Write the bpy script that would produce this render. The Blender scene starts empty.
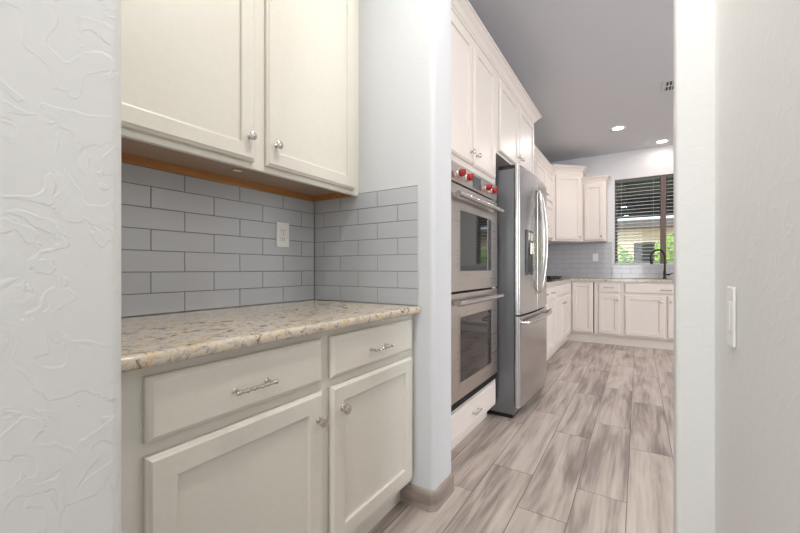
import bpy, bmesh, math, random
from mathutils import Vector, Matrix
random.seed(7)
S = bpy.context.scene
COL = S.collection
PI = math.pi
R = math.radians

# ---------------------------------------------------------------- camera
F_PX, VPX, HZ = 368.0, 638.0, 269.0
YAW = math.atan((VPX-400.0)/F_PX)
cam = bpy.data.cameras.new('camera'); camo = bpy.data.objects.new('camera', cam); COL.objects.link(camo)
cam.sensor_fit = 'HORIZONTAL'; cam.sensor_width = 36.0
cam.lens = F_PX/800.0*36.0
cam.shift_y = (HZ-266.5)/800.0
cam.clip_start = 0.02; cam.clip_end = 200
camo.location = (0, 0, 1.045); camo.rotation_euler = (PI/2, 0, YAW)
S.camera = camo

# ---------------------------------------------------------------- world, sun, view
S.view_settings.view_transform = 'Standard'
S.view_settings.look = 'None'
S.view_settings.gamma = 1.0
S.view_settings.exposure = 0.10
S.view_settings.use_curve_mapping = False
W = bpy.data.worlds.new('sky'); S.world = W; W.use_nodes = True
nt = W.node_tree; nt.nodes.clear()
wo = nt.nodes.new('ShaderNodeOutputWorld'); bg = nt.nodes.new('ShaderNodeBackground')
sky = nt.nodes.new('ShaderNodeTexSky'); sky.sky_type = 'NISHITA'
sky.sun_disc = False; sky.sun_elevation = R(50); sky.sun_rotation = R(200)
hs = nt.nodes.new('ShaderNodeHueSaturation'); hs.inputs['Saturation'].default_value = 0.35
nt.links.new(sky.outputs[0], hs.inputs['Color']); nt.links.new(hs.outputs[0], bg.inputs[0])
bg.inputs[1].default_value = 0.42
nt.links.new(bg.outputs[0], wo.inputs[0])
sl = bpy.data.lights.new('sun', 'SUN'); sl.energy = 4.5; sl.angle = R(1); sl.color = (1, .95, .86)
slo = bpy.data.objects.new('sun', sl); COL.objects.link(slo)
slo.location = (0, 12, 9); slo.rotation_euler = (R(42), 0, R(-25))   # high sun over the garden

def area(name, loc, rot, sx, sy, power, color=(1, 1, 1)):
    l = bpy.data.lights.new(name, 'AREA'); l.shape = 'RECTANGLE'; l.size = sx; l.size_y = sy
    l.energy = power; l.color = color
    o = bpy.data.objects.new(name, l); COL.objects.link(o); o.location = loc; o.rotation_euler = rot
    return o
# added daylight fill, no windows: behind the camera and right side of the kitchen
area('added_fill_hall', (-0.3, -2.9, 1.5), (R(90), 0, 0), 1.6, 2.0, 48, (0.95, 0.98, 1.0))
area('added_fill_kitchen', (3.85, 2.6, 1.5), (0, R(90), 0), 2.0, 1.7, 76, (0.97, 0.98, 1.0))
HALL_W, KIT_W = 14, 8.5
DOWNLIGHT = [(-0.33, 0.95, HALL_W, (1, .95, .88)), (-0.33, -1.0, HALL_W, (1, .95, .88)),  # second one is added behind the camera as fill
             (-0.209, 5.32, KIT_W, (1, .90, .84)), (0.278, 6.2, KIT_W*.16, (1, .84, .70)),
             (1.3, 2.7, KIT_W, (1, .90, .84)), (1.3, 4.4, KIT_W, (1, .90, .84)), (2.6, 3.6, KIT_W, (1, .90, .84))]  # these three are added out of view to light the kitchen
CEIL = 2.80

# ---------------------------------------------------------------- material helpers
def newmat(name):
    m = bpy.data.materials.new(name); m.use_nodes = True
    t = m.node_tree; b = t.nodes['Principled BSDF']
    return m, t, b
def N(t, typ, **kw):
    n = t.nodes.new(typ)
    for k, v in kw.items():
        if k.startswith('i_'):
            key = k[2:]; key = int(key) if key.isdigit() else key.replace('_', ' ')
            n.inputs[key].default_value = v
        else: setattr(n, k, v)
    return n
def L(t, a, b): t.links.new(a, b)
def ramp(t, pts, interp='LINEAR'):
    r = t.nodes.new('ShaderNodeValToRGB'); cr = r.color_ramp; cr.interpolation = interp
    while len(cr.elements) < len(pts): cr.elements.new(0.5)
    for e, (p, c) in zip(cr.elements, pts):
        e.position = p; e.color = (c[0], c[1], c[2], 1) if not isinstance(c, (int, float)) else (c, c, c, 1)
    return r
def srgb(r, g, b):
    f = lambda v: (v/255/12.92) if v/255 <= .04045 else ((v/255+.055)/1.055)**2.4
    return (f(r), f(g), f(b))
def simple(name, col, rough=.5, metal=0., bump=0., scale=200., var=0.0, spec=.5, coat=0.):
    m, t, b = newmat(name)
    b.inputs['Roughness'].default_value = rough; b.inputs['Metallic'].default_value = metal
    b.inputs['Specular IOR Level'].default_value = spec
    b.inputs['Coat Weight'].default_value = coat
    tc = N(t, 'ShaderNodeTexCoord'); no = N(t, 'ShaderNodeTexNoise', i_Scale=scale if bump else 6., i_Detail=3.)
    L(t, tc.outputs['Object'], no.inputs['Vector'])
    v = max(var, .015)
    rp = ramp(t, [(.3, tuple(c*(1-v) for c in col)), (.7, tuple(min(1, c*(1+v)) for c in col))])
    L(t, no.outputs[0], rp.inputs[0]); L(t, rp.outputs[0], b.inputs['Base Color'])
    if bump:
        bp = N(t, 'ShaderNodeBump', i_Strength=bump, i_Distance=.001); L(t, no.outputs[0], bp.inputs['Height']); L(t, bp.outputs[0], b.inputs['Normal'])
    return m
def plaster(name, col, strength, scale=16.):
    m, t, b = newmat(name)
    b.inputs['Roughness'].default_value = .55
    tc = N(t, 'ShaderNodeTexCoord')
    mp = N(t, 'ShaderNodeMapping'); mp.inputs['Scale'].default_value = (1, .95, 1.05)
    L(t, tc.outputs['Object'], mp.inputs[0])
    n1 = N(t, 'ShaderNodeTexNoise', i_Scale=scale, i_Detail=3.5, i_Roughness=.5, i_Distortion=.9)
    L(t, mp.outputs[0], n1.inputs['Vector'])
    r1 = ramp(t, [(.50, 0.), (.535, 1.), (.62, .75)]); L(t, n1.outputs[0], r1.inputs[0])
    n2 = N(t, 'ShaderNodeTexNoise', i_Scale=scale*2.6, i_Detail=5., i_Roughness=.6)
    L(t, tc.outputs['Object'], n2.inputs['Vector'])
    ad = N(t, 'ShaderNodeMath', operation='MULTIPLY_ADD'); ad.inputs[1].default_value = .35
    L(t, n2.outputs[0], ad.inputs[0]); L(t, r1.outputs[0], ad.inputs[2])
    bp = N(t, 'ShaderNodeBump', i_Strength=strength, i_Distance=.0022)
    L(t, ad.outputs[0], bp.inputs['Height']); L(t, bp.outputs[0], b.inputs['Normal'])
    rc = ramp(t, [(.3, tuple(c*.985 for c in col)), (.7, col)]); L(t, n2.outputs[0], rc.inputs[0]); L(t, rc.outputs[0], b.inputs['Base Color'])
    return m

M_WALL = plaster('white_trowelled_plaster', srgb(233, 234, 233), .15, 17.)
M_WALLL = plaster('white_skip_trowel_plaster', srgb(224, 225, 226), .27, 17.)
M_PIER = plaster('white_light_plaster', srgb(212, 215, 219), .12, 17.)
M_WALLK = plaster('smooth_white_plaster', srgb(226, 227, 230), .15)
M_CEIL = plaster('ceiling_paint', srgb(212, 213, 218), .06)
M_CAB = simple('cream_cabinet_paint', srgb(222, 219, 210), .36, bump=.03, scale=60)
M_CABK = simple('kitchen_cabinet_paint', srgb(228, 221, 215), .36, bump=.03, scale=60)
M_GAPSHADE = simple('gap_shade_dark', srgb(60, 52, 48), .7)  # dark tone standing in for shade in the corner cabinet gap
M_UNDER = simple('cabinet_underside', srgb(168, 146, 128), .5, var=.05)
M_NICKEL = simple('brushed_nickel', srgb(205, 200, 194), .22, 1.0)
M_WHITEPL = simple('white_plastic', srgb(240, 240, 238), .3)
M_GROUT = simple('grout', srgb(128, 127, 127), .9)
M_TILE = simple('grey_glazed_tile', srgb(192, 196, 202), .09, var=.02, coat=.5)
M_TILEEDGE = simple('tile_edge_trim', srgb(215, 218, 220), .3)
M_BLACKGL = simple('black_glass', srgb(22, 21, 22), .04, spec=.8)
M_BLACK = simple('black_plastic', srgb(22, 22, 24), .4)
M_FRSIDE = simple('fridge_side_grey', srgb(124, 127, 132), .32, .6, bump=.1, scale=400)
M_RED = simple('red_knob', srgb(170, 6, 16), .3, coat=.6)
M_CHROME = simple('chrome', srgb(225, 222, 218), .08, 1.0)
M_HANDLE = simple('satin_steel_handle', srgb(205, 202, 198), .22, 1.0)
M_BRONZE = simple('dark_bronze', srgb(66, 58, 54), .25, .9)
M_WINFR = simple('dark_window_frame', srgb(92, 94, 92), .5)
M_MULL = simple('taupe_mullion', srgb(112, 94, 90), .5)
M_BLIND = simple('blind_slat', srgb(226, 228, 228), .4)
M_CAST = simple('cast_iron', srgb(30, 30, 31), .5)
M_RUB = simple('grey_vent_paint', srgb(212, 212, 214), .5)
M_DISPLAY = simple('display_glass', srgb(70, 74, 80), .12)

def steel(name, col, rough=.26, axis=2):
    m, t, b = newmat(name)
    b.inputs['Metallic'].default_value = 1.; b.inputs['Roughness'].default_value = rough
    tc = N(t, 'ShaderNodeTexCoord'); mp = N(t, 'ShaderNodeMapping')
    sc = [260, 260, 260]; sc[axis] = 2.5; mp.inputs['Scale'].default_value = sc
    no = N(t, 'ShaderNodeTexNoise', i_Scale=1., i_Detail=3.)
    L(t, tc.outputs['Object'], mp.inputs[0]); L(t, mp.outputs[0], no.inputs['Vector'])
    rp = ramp(t, [(.3, tuple(c*.93 for c in col)), (.7, col)]); L(t, no.outputs[0], rp.inputs[0]); L(t, rp.outputs[0], b.inputs['Base Color'])
    rr = N(t, 'ShaderNodeMapRange'); rr.inputs['To Min'].default_value = rough*.85; rr.inputs['To Max'].default_value = rough*1.2
    L(t, no.outputs[0], rr.inputs[0]); L(t, rr.outputs[0], b.inputs['Roughness'])
    return m
M_STEEL = steel('brushed_steel_oven', srgb(205, 198, 190), .28, 0)
M_STEELF = steel('brushed_steel_fridge', srgb(196, 194, 193), .22, 2)

def wood(name, c1, c2, rough=.45, sc=(3, 40, 40)):
    m, t, b = newmat(name); b.inputs['Roughness'].default_value = rough
    tc = N(t, 'ShaderNodeTexCoord'); mp = N(t, 'ShaderNodeMapping'); mp.inputs['Scale'].default_value = sc
    no = N(t, 'ShaderNodeTexNoise', i_Scale=1., i_Detail=4., i_Distortion=.5)
    L(t, tc.outputs['Object'], mp.inputs[0]); L(t, mp.outputs[0], no.inputs['Vector'])
    rp = ramp(t, [(.3, c1), (.7, c2)]); L(t, no.outputs[0], rp.inputs[0]); L(t, rp.outputs[0], b.inputs['Base Color'])
    return m
M_RAWWOOD = wood('raw_wood', srgb(168, 116, 66), srgb(196, 146, 92))

def granite(name, glow=1.):
    m, t, b = newmat(name); b.inputs['Roughness'].default_value = .12
    b.inputs['Coat Weight'].default_value = .3
    tc = N(t, 'ShaderNodeTexCoord')
    mp = N(t, 'ShaderNodeMapping'); mp.inputs['Rotation'].default_value = (0, 0, .5); mp.inputs['Scale'].default_value = (1, .75, 1)
    L(t, tc.outputs['Object'], mp.inputs[0])
    def noise(s, d=5., r=.6, dist=0.):
        n = N(t, 'ShaderNodeTexNoise', i_Scale=s, i_Detail=d, i_Roughness=r, i_Distortion=dist); L(t, mp.outputs[0], n.inputs['Vector']); return n
    a = noise(34., 6., .7, 1.0)
    base = ramp(t, [(.30, srgb(186, 156, 112)), (.41, srgb(212, 192, 158)), (.50, srgb(216, 206, 192)), (.60, srgb(192, 184, 174)), (.76, srgb(156, 150, 142))])
    L(t, a.outputs[0], base.inputs[0])
    b2 = noise(75., 4., .65, .3); sp = ramp(t, [(.36, 1.), (.43, 0.)]); L(t, b2.outputs[0], sp.inputs[0])
    cl = noise(11., 3., .6); cm = ramp(t, [(.38, 0.), (.52, 1.)]); L(t, cl.outputs[0], cm.inputs[0])
    mu = N(t, 'ShaderNodeMath', operation='MULTIPLY'); L(t, sp.outputs[0], mu.inputs[0]); mu.inputs[1].default_value = .55
    mx = N(t, 'ShaderNodeMixRGB'); L(t, mu.outputs[0], mx.inputs[0]); L(t, base.outputs[0], mx.inputs[1]); mx.inputs[2].default_value = (*srgb(112, 98, 84), 1)
    d3 = noise(38., 5., .7, 1.); dp = ramp(t, [(.55, 0.), (.62, 1.)]); L(t, d3.outputs[0], dp.inputs[0])
    mu2 = N(t, 'ShaderNodeMath', operation='MULTIPLY'); L(t, dp.outputs[0], mu2.inputs[0]); L(t, cm.outputs[0], mu2.inputs[1])
    mx2 = N(t, 'ShaderNodeMixRGB'); L(t, mu2.outputs[0], mx2.inputs[0]); L(t, mx.outputs[0], mx2.inputs[1]); mx2.inputs[2].default_value = (*srgb(92, 80, 74), 1)
    L(t, mx2.outputs[0], b.inputs['Base Color'])
    return m
M_GRAN = granite('speckled_cream_granite')

def floor_mat(name, mode='floor'):
    m, t, b = newmat(name)
    def MA(op, a, c=None, d=None):
        n = N(t, 'ShaderNodeMath', operation=op)
        for i, v in enumerate((a, c, d)):
            if v is None: continue
            if isinstance(v, (int, float)): n.inputs[i].default_value = v
            else: L(t, v, n.inputs[i])
        return n.outputs[0]
    tc = N(t, 'ShaderNodeTexCoord'); sx = N(t, 'ShaderNodeSeparateXYZ'); L(t, tc.outputs['Object'], sx.inputs[0])
    x, y = sx.outputs[0], sx.outputs[1]
    if mode == 'floor':
        u = MA('DIVIDE', MA('ADD', x, .0415), .203); k = MA('FLOOR', u)
        odd = MA('FLOORED_MODULO', k, 2.)
        off = MA('MULTIPLY_ADD', odd, .29, 1.64)
        w = MA('DIVIDE', MA('SUBTRACT', y, off), .895); r = MA('FLOOR', w)
        fu = MA('FRACT', u); fw = MA('FRACT', w)
        eu = MA('MULTIPLY', MA('MINIMUM', fu, MA('SUBTRACT', 1., fu)), .203)
        ew = MA('MULTIPLY', MA('MINIMUM', fw, MA('SUBTRACT', 1., fw)), .895)
        e = MA('MINIMUM', eu, ew)
        g = MA('LESS_THAN', e, .0016)
        cv = N(t, 'ShaderNodeCombineXYZ'); L(t, k, cv.inputs[0]); L(t, r, cv.inputs[1])
        wn = N(t, 'ShaderNodeTexWhiteNoise', noise_dimensions='2D'); L(t, cv.outputs[0], wn.inputs['Vector'])
        rnd = wn.outputs[0]
        shift = MA('MULTIPLY', rnd, 37.)
    else:
        rnd = .5; shift = 3.
    cc = N(t, 'ShaderNodeCombineXYZ')
    L(t, MA('MULTIPLY', x, 13.), cc.inputs[0]); L(t, MA('MULTIPLY', y, 1.5), cc.inputs[1])
    if mode == 'floor': L(t, shift, cc.inputs[2])
    else: L(t, MA('MULTIPLY', sx.outputs[2], 9.), cc.inputs[2])
    n1 = N(t, 'ShaderNodeTexNoise', i_Scale=1., i_Detail=4., i_Roughness=.5, i_Distortion=.55); L(t, cc.outputs[0], n1.inputs['Vector'])
    c2 = N(t, 'ShaderNodeVectorMath', operation='MULTIPLY'); L(t, cc.outputs[0], c2.inputs[0]); c2.inputs[1].default_value = (6, 1.6, 1)
    n2 = N(t, 'ShaderNodeTexNoise', i_Scale=1., i_Detail=4., i_Roughness=.6, i_Distortion=.4); L(t, c2.outputs[0], n2.inputs['Vector'])
    tone = MA('ADD', MA('MULTIPLY', n1.outputs[0], .74), MA('MULTIPLY', n2.outputs[0], .31))
    if mode == 'floor': tone = MA('ADD', tone, MA('MULTIPLY', MA('SUBTRACT', rnd, .5), .13))
    rp = ramp(t, [(.33, srgb(128, 117, 112)), (.44, srgb(155, 143, 137)), (.53, srgb(184, 172, 164)), (.66, srgb(202, 191, 183))])
    L(t, tone, rp.inputs[0])
    if mode == 'floor':
        mx = N(t, 'ShaderNodeMixRGB'); L(t, g, mx.inputs[0]); L(t, rp.outputs[0], mx.inputs[1]); mx.inputs[2].default_value = (*srgb(108, 98, 92), 1)
        L(t, mx.outputs[0], b.inputs['Base Color'])
        bp = N(t, 'ShaderNodeBump', i_Strength=.5, i_Distance=.001, invert=True); L(t, g, bp.inputs['Height']); L(t, bp.outputs[0], b.inputs['Normal'])
    else: L(t, rp.outputs[0], b.inputs['Base Color'])
    b.inputs['Roughness'].default_value = .34
    return m
M_FLOOR = floor_mat('wood_look_plank_tile')
M_BASE = wood('wood_look_base_tile', srgb(138, 126, 119), srgb(176, 164, 155), .4, (3, 3, 30))

def glass_mat():
    m = bpy.data.materials.new('window_glass'); m.use_nodes = True; t = m.node_tree; t.nodes.clear()
    o = N(t, 'ShaderNodeOutputMaterial'); tr = N(t, 'ShaderNodeBsdfTransparent'); gl = N(t, 'ShaderNodeBsdfGlossy', i_Roughness=.02)
    tr.inputs[0].default_value = (.82, .86, .86, 1)
    fr = N(t, 'ShaderNodeFresnel', i_IOR=1.45); mx = N(t, 'ShaderNodeMixShader')
    L(t, fr.outputs[0], mx.inputs[0]); L(t, tr.outputs[0], mx.inputs[1]); L(t, gl.outputs[0], mx.inputs[2]); L(t, mx.outputs[0], o.inputs[0])
    return m
M_GLASS = glass_mat()
def emit(name, col, s):
    m, t, b = newmat(name); b.inputs['Emission Color'].default_value = (*col, 1); b.inputs['Emission Strength'].default_value = s
    b.inputs['Base Color'].default_value = (*col, 1); return m
M_LAMP = emit('lamp_lens', (1, .93, .84), 14.)
M_LAMPOFF = simple('frosted_lens', srgb(235, 232, 225), .4)

# ---------------------------------------------------------------- mesh helpers
def link(name, bm, mats, parent=None, smooth=False, loc=None, rotz=0.):
    bmesh.ops.recalc_face_normals(bm, faces=bm.faces)
    me = bpy.data.meshes.new(name); bm.to_mesh(me); bm.free()
    if not isinstance(mats, (list, tuple)): mats = [mats]
    for mm in mats: me.materials.append(mm)
    if smooth:
        for p in me.polygons: p.use_smooth = True
        try: me.set_sharp_from_angle(angle=R(38))
        except Exception: pass
    o = bpy.data.objects.new(name, me); COL.objects.link(o)
    if parent: o.parent = parent
    if loc: o.location = loc
    if rotz: o.rotation_euler = (0, 0, rotz)
    return o
def thing(name, label, cat, loc=(0, 0, 0), rotz=0., group=None):
    o = bpy.data.objects.new(name, None); COL.objects.link(o); o.empty_display_size = .05
    o.location = loc; o.rotation_euler = (0, 0, rotz); tag(o, label, cat, group); return o
def tag(o, label, cat, group=None):
    o['label'] = label; o['category'] = cat
    if group: o['group'] = group
    return o
def struct(o): o['kind'] = 'structure'; return o
def NB(): return bmesh.new()
def box(bm, x0, x1, y0, y1, z0, z1, bev=0., seg=2, mi=0):
    vs = [bm.verts.new((x, y, z)) for x in (x0, x1) for y in (y0, y1) for z in (z0, z1)]
    idx = [(0, 1, 3, 2), (4, 6, 7, 5), (0, 4, 5, 1), (2, 3, 7, 6), (0, 2, 6, 4), (1, 5, 7, 3)]
    fs = [bm.faces.new([vs[i] for i in q]) for q in idx]
    for f in fs: f.material_index = mi
    if bev:
        es = list({e for f in fs for e in f.edges})
        r = bmesh.ops.bevel(bm, geom=es, offset=bev, segments=seg, affect='EDGES', profile=.5)
        for f in r['faces']: f.material_index = mi
    return fs
def prism(bm, pts, z0, z1, mi=0):
    lo = [bm.verts.new((x, y, z0)) for x, y in pts]; hi = [bm.verts.new((x, y, z1)) for x, y in pts]
    n = len(pts)
    fs = [bm.faces.new(lo[::-1]), bm.faces.new(hi)]
    for i in range(n): fs.append(bm.faces.new((lo[i], lo[(i+1) % n], hi[(i+1) % n], hi[i])))
    for f in fs: f.material_index = mi
def extrude_profile(bm, prof, axis, a0, a1, mi=0):
    """prof = list of 2D points in the plane across `axis` ('x': (y,z), 'y': (x,z))"""
    def P(a, p): return (a, p[0], p[1]) if axis == 'x' else (p[0], a, p[1])
    A = [bm.verts.new(P(a0, p)) for p in prof]; B = [bm.verts.new(P(a1, p)) for p in prof]; n = len(prof)
    fs = [bm.faces.new(A[::-1]), bm.faces.new(B)]
    for i in range(n): fs.append(bm.faces.new((A[i], A[(i+1) % n], B[(i+1) % n], B[i])))
    for f in fs: f.material_index = mi
def rounded(pts, rads, seg=6):
    out = []; n = len(pts)
    for i in range(n):
        p = Vector(pts[i]); r = rads[i]
        if not r: out.append(tuple(p)); continue
        a = (Vector(pts[i-1])-p).normalized(); b = (Vector(pts[(i+1) % n])-p).normalized()
        p0 = p+a*r; p1 = p+b*r; c = p+(a+b)*r
        for k in range(seg+1):
            th = k/seg*PI/2
            out.append(tuple(c-b*r*math.cos(th)-a*r*math.sin(th)))
    return out
def lathe(bm, prof, origin=(0, 0, 0), axis=(0, 0, 1), seg=20, mi=0):
    """prof = (radius, height) pairs along the axis"""
    ax = Vector(axis).normalized(); q = Vector((0, 0, 1)).rotation_difference(ax); o = Vector(origin)
    rings = []
    for r, h in prof:
        rings.append([bm.verts.new(o+q @ Vector((max(r, 1e-5)*math.cos(2*PI*k/seg), max(r, 1e-5)*math.sin(2*PI*k/seg), h))) for k in range(seg)])
    for a, b in zip(rings, rings[1:]):
        for k in range(seg): bm.faces.new((a[k], a[(k+1) % seg], b[(k+1) % seg], b[k])).material_index = mi
    bm.faces.new(rings[0][::-1]).material_index = mi; bm.faces.new(rings[-1]).material_index = mi
def tube(bm, pts, rad, seg=12, sx=1.):
    pts = [Vector(p) for p in pts]; rings = []; prev = None
    for i, p in enumerate(pts):
        d = (pts[min(i+1, len(pts)-1)]-pts[max(i-1, 0)]).normalized()
        if prev is None:
            u = d.orthogonal().normalized()
        else: u = (prev-d*prev.dot(d)).normalized()
        prev = u; v = d.cross(u); r = rad[i] if isinstance(rad, (list, tuple)) else rad
        rings.append([bm.verts.new(p+(u*math.cos(2*PI*k/seg)+v*math.sin(2*PI*k/seg)*sx)*r) for k in range(seg)])
    for a, b in zip(rings, rings[1:]):
        for k in range(seg): bm.faces.new((a[k], a[(k+1) % seg], b[(k+1) % seg], b[k]))
    bm.faces.new(rings[0][::-1]); bm.faces.new(rings[-1])
def sweep(bm, path, prof):
    """moulding: prof (out, z) swept on an open plan path; 'out' is to the right of the travel direction"""
    P = [Vector(p) for p in path]; n = len(P); rows = []
    nor = []
    for a, b in zip(P, P[1:]):
        d = (b-a).normalized(); nor.append(Vector((d.y, -d.x)))
    for i in range(n):
        if i == 0: m = nor[0]
        elif i == n-1: m = nor[-1]
        else:
            m = (nor[i-1]+nor[i]).normalized(); m = m/max(.2, m.dot(nor[i]))
        rows.append([bm.verts.new((P[i].x+m.x*o, P[i].y+m.y*o, z)) for o, z in prof])
    k = len(prof)
    for a, b in zip(rows, rows[1:]):
        for j in range(k): bm.faces.new((a[j], a[(j+1) % k], b[(j+1) % k], b[j]))
    bm.faces.new(rows[0][::-1]); bm.faces.new(rows[-1])

# fronts: local x = width, local z = up, local -y = towards the room. y=0 is the face frame plane
def nested(bm, x0, x1, z0, z1, steps):
    loops = []
    for ins, dep in steps:
        loops.append([bm.verts.new(p) for p in ((x0+ins, -dep, z0+ins), (x1-ins, -dep, z0+ins), (x1-ins, -dep, z1-ins), (x0+ins, -dep, z1-ins))])
    bm.faces.new(loops[0][::-1])
    for a, b in zip(loops, loops[1:]):
        for k in range(4): bm.faces.new((a[k], a[(k+1) % 4], b[(k+1) % 4], b[k]))
    bm.faces.new(loops[-1])
def door_front(x0, x1, z0, z1, rail=.058, th=.02):
    bm = NB()
    nested(bm, x0, x1, z0, z1, [(0, .0008), (0, th*.55), (.003, th*.7), (.005, th*.74), (.010, th), (rail-.003, th), (rail, th-.0015), (rail+.0015, th-.009), (rail+.006, th-.0105)])
    return bm
def drawer_front(x0, x1, z0, z1, th=.02):
    bm = NB()
    nested(bm, x0, x1, z0, z1, [(0, .0008), (0, th*.5), (.003, th*.66), (.010, th*.92), (.012, th), (.03, th)])
    return bm
def knob(parent, x, z, y=-.02, s=1., name='knob', mat=None):
    bm = NB()
    lathe(bm, [(r*s, h*s) for r, h in [(.0085, 0), (.0085, .002), (.0055, .004), (.0048, .010), (.0065, .013), (.0125, .0165), (.0148, .020), (.0142, .0235), (.010, .0268), (.004, .028)]], (x, y, z), (0, -1, 0), 20)
    return link(name, bm, mat or M_NICKEL, parent, True)
def pull(parent, x, z, y=-.02, w=.116):
    bm = NB(); h = w/2-.012
    for sg in (-1, 1):
        lathe(bm, [(.0075, 0), (.0075, .002), (.0045, .005), (.0045, .026)], (x+sg*h, y, z), (0, -1, 0), 14)
    n = 45; pts = []; rads = []
    for i in range(n):
        q = -1+2*i/(n-1); pts.append((x+q*w/2, y-.028, z)); a = abs(q)
        rads.append(.0042 if a > .99 else (.0064 if a > .93 else (.0066 if min(abs(a-k) for k in (.86, .52, .17)) < .024 else .0047)))
    tube(bm, pts, rads, 12)
    return link('handle', bm, M_NICKEL, parent, True)

def cabinet(name, label, cat, loc, rotz, Wd, D, z0, z1, fronts, toe=0., mat=None, group=None, body_open=False, back_y=None):
    """loc = front-left foot point, width along local +x, depth along local +y"""
    mat = mat or M_CABK
    t = thing(name, label, cat, loc, rotz, group)
    bm = NB()
    if body_open:
        box(bm, 0, .018, .019, D, z0+toe, z1); box(bm, Wd-.018, Wd, .019, D, z0+toe, z1)
        box(bm, .0181, Wd-.0181, .019, D-.0105, z0+toe, z0+toe+.018); box(bm, .0181, Wd-.0181, D-.01, D, z0+toe, z1)
    else: box(bm, 0, Wd, .019, D, z0+toe, z1)
    link('body', bm, mat, t)
    bm = NB(); box(bm, 0, Wd, 0, .018, z0+toe, z1, .0008, 1); link('face_frame', bm, mat, t)
    if toe:
        bm = NB(); box(bm, 0, Wd, .062, .078, z0, z0+toe); box(bm, 0, Wd, .0785, D-.01, z0, z0+toe-.001); link('toe_kick', bm, mat, t)
    for f in fronts:
        k = f[0]; x0, x1, a, b = f[1:5]
        if k == 'door':
            o = link('door', door_front(x0, x1, a, b, f[6] if len(f) > 6 else .058), mat, t)
            if f[5]: knob(o, f[5][0], f[5][1], s=1.15 if mat is M_CAB else 1.)
        else:
            o = link('drawer', drawer_front(x0, x1, a, b), mat, t)
            for p in (f[5] or []): pull(o, p[0], p[1])
    return t
CROWN = lambda zb, h, w: [(0, zb), (.006, zb), (.008, zb+.12*h), (.014, zb+.18*h), (.02*w/.06, zb+.30*h), (.028*w/.06, zb+.46*h), (.042*w/.06, zb+.62*h), (.05*w/.06, zb+.72*h), (.05*w/.06, zb+.80*h), (w, zb+.86*h), (w, zb+h), (0, zb+h)]

# ---------------------------------------------------------------- structure
WX = -1.453          # pantry and kitchen left wall
LX = -.737           # pantry passage wall face
RX = .183            # right passage wall face
PY0, PY1 = 1.405, 1.60
KY = 6.45            # far kitchen wall
KX = 4.0
bm = NB(); box(bm, -1.7, KX+.2, -3.1, 6.62, -.1, 0); struct(link('floor', bm, M_FLOOR))
bm = NB(); box(bm, -1.7, KX+.2, -3.1, 6.62, CEIL, CEIL+.12); struct(link('ceiling', bm, M_CEIL))
BR = .022
# wall left of camera: passage wall with bullnose end, returning into the counter niche
bm = NB(); prism(bm, rounded([(WX-.15, -3.0), (LX, -3.0), (LX, .2745), (WX-.15, .2745)], [0, 0, BR, 0]), 0, CEIL)
struct(link('wall_left', bm, M_WALLL, smooth=True))
bm = NB(); box(bm, WX-.15, WX, .275, PY0-.0005, 0, CEIL); struct(link('wall_niche', bm, M_PIER))
bm = NB(); prism(bm, rounded([(WX-.15, PY0), (LX, PY0), (LX, PY1), (WX-.15, PY1)], [0, BR, BR, 0]), 0, CEIL)
struct(link('wall_pier', bm, M_PIER, smooth=True))
bm = NB(); box(bm, WX-.15, WX, PY1+.0005, KY, 0, CEIL); struct(link('wall_kitchen_left', bm, M_WALLK))
# right passage wall, then the stub that frames the opening
bm = NB(); prism(bm, rounded([(RX, -3.0), (RX+.6, -3.0), (RX+.6, 1.56), (.1015, 1.56), (.094, 1.36), (RX, 1.36)], [0, 0, 0, BR*.6, BR*.6, .0]), 0, CEIL)
struct(link('wall_right', bm, M_WALL, smooth=True))
bm = NB(); box(bm, RX+.601, KX, 1.44, 1.56, 0, CEIL); struct(link('wall_kitchen_near', bm, M_WALLK))
# wall with a window opening (far wall); the wall behind the camera is solid
def wall_y(name, y0, y1, x0, x1, wx0, wx1, wz0, wz1, mat):
    bm = NB()
    box(bm, x0, wx0, y0, y1, 0, CEIL); box(bm, wx1, x1, y0, y1, 0, CEIL)
    box(bm, wx0, wx1, y0, y1, 0, wz0); box(bm, wx0, wx1, y0, y1, wz1, CEIL)
    return struct(link(name, bm, mat))
bm = NB(); box(bm, WX-.15, RX+.6, -3.1, -3.0, 0, CEIL); struct(link('wall_back', bm, M_WALL))
WINX0, WINX1, WINZ0, WINZ1 = -.297, .90, 1.108, 2.392
wall_y('wall_far', KY, KY+.17, WX-.15, KX, WINX0, WINX1, WINZ0, WINZ1, M_WALLK)
bm = NB(); box(bm, KX, KX+.12, 1.44, KY+.17, 0, CEIL); struct(link('wall_kitchen_right', bm, M_WALLK))

# wood-look tile base around the pier and along the walls
def baseboard(name, path, h=.088, th=.011):
    bm = NB(); sweep(bm, path, [(0.0005, .0005), (th, .0005), (th, h-.002), (th-.002, h), (0.0005, h)])
    return struct(link(name, bm, M_BASE))
c = .016
baseboard('baseboard_pier', [(-.915, PY0), (LX-c, PY0), (LX, PY0+c), (LX, PY1-c), (LX-c, PY1), (-.83, PY1)])
baseboard('baseboard_left', [(LX, -2.99), (LX, .2745-c), (LX-c, .2745), (-.915, .2745)][::1])
baseboard('baseboard_right', [(.1015, 1.56-.012), (.094, 1.372), (.110, 1.36), (RX, 1.36), (RX, -2.99)])

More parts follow.
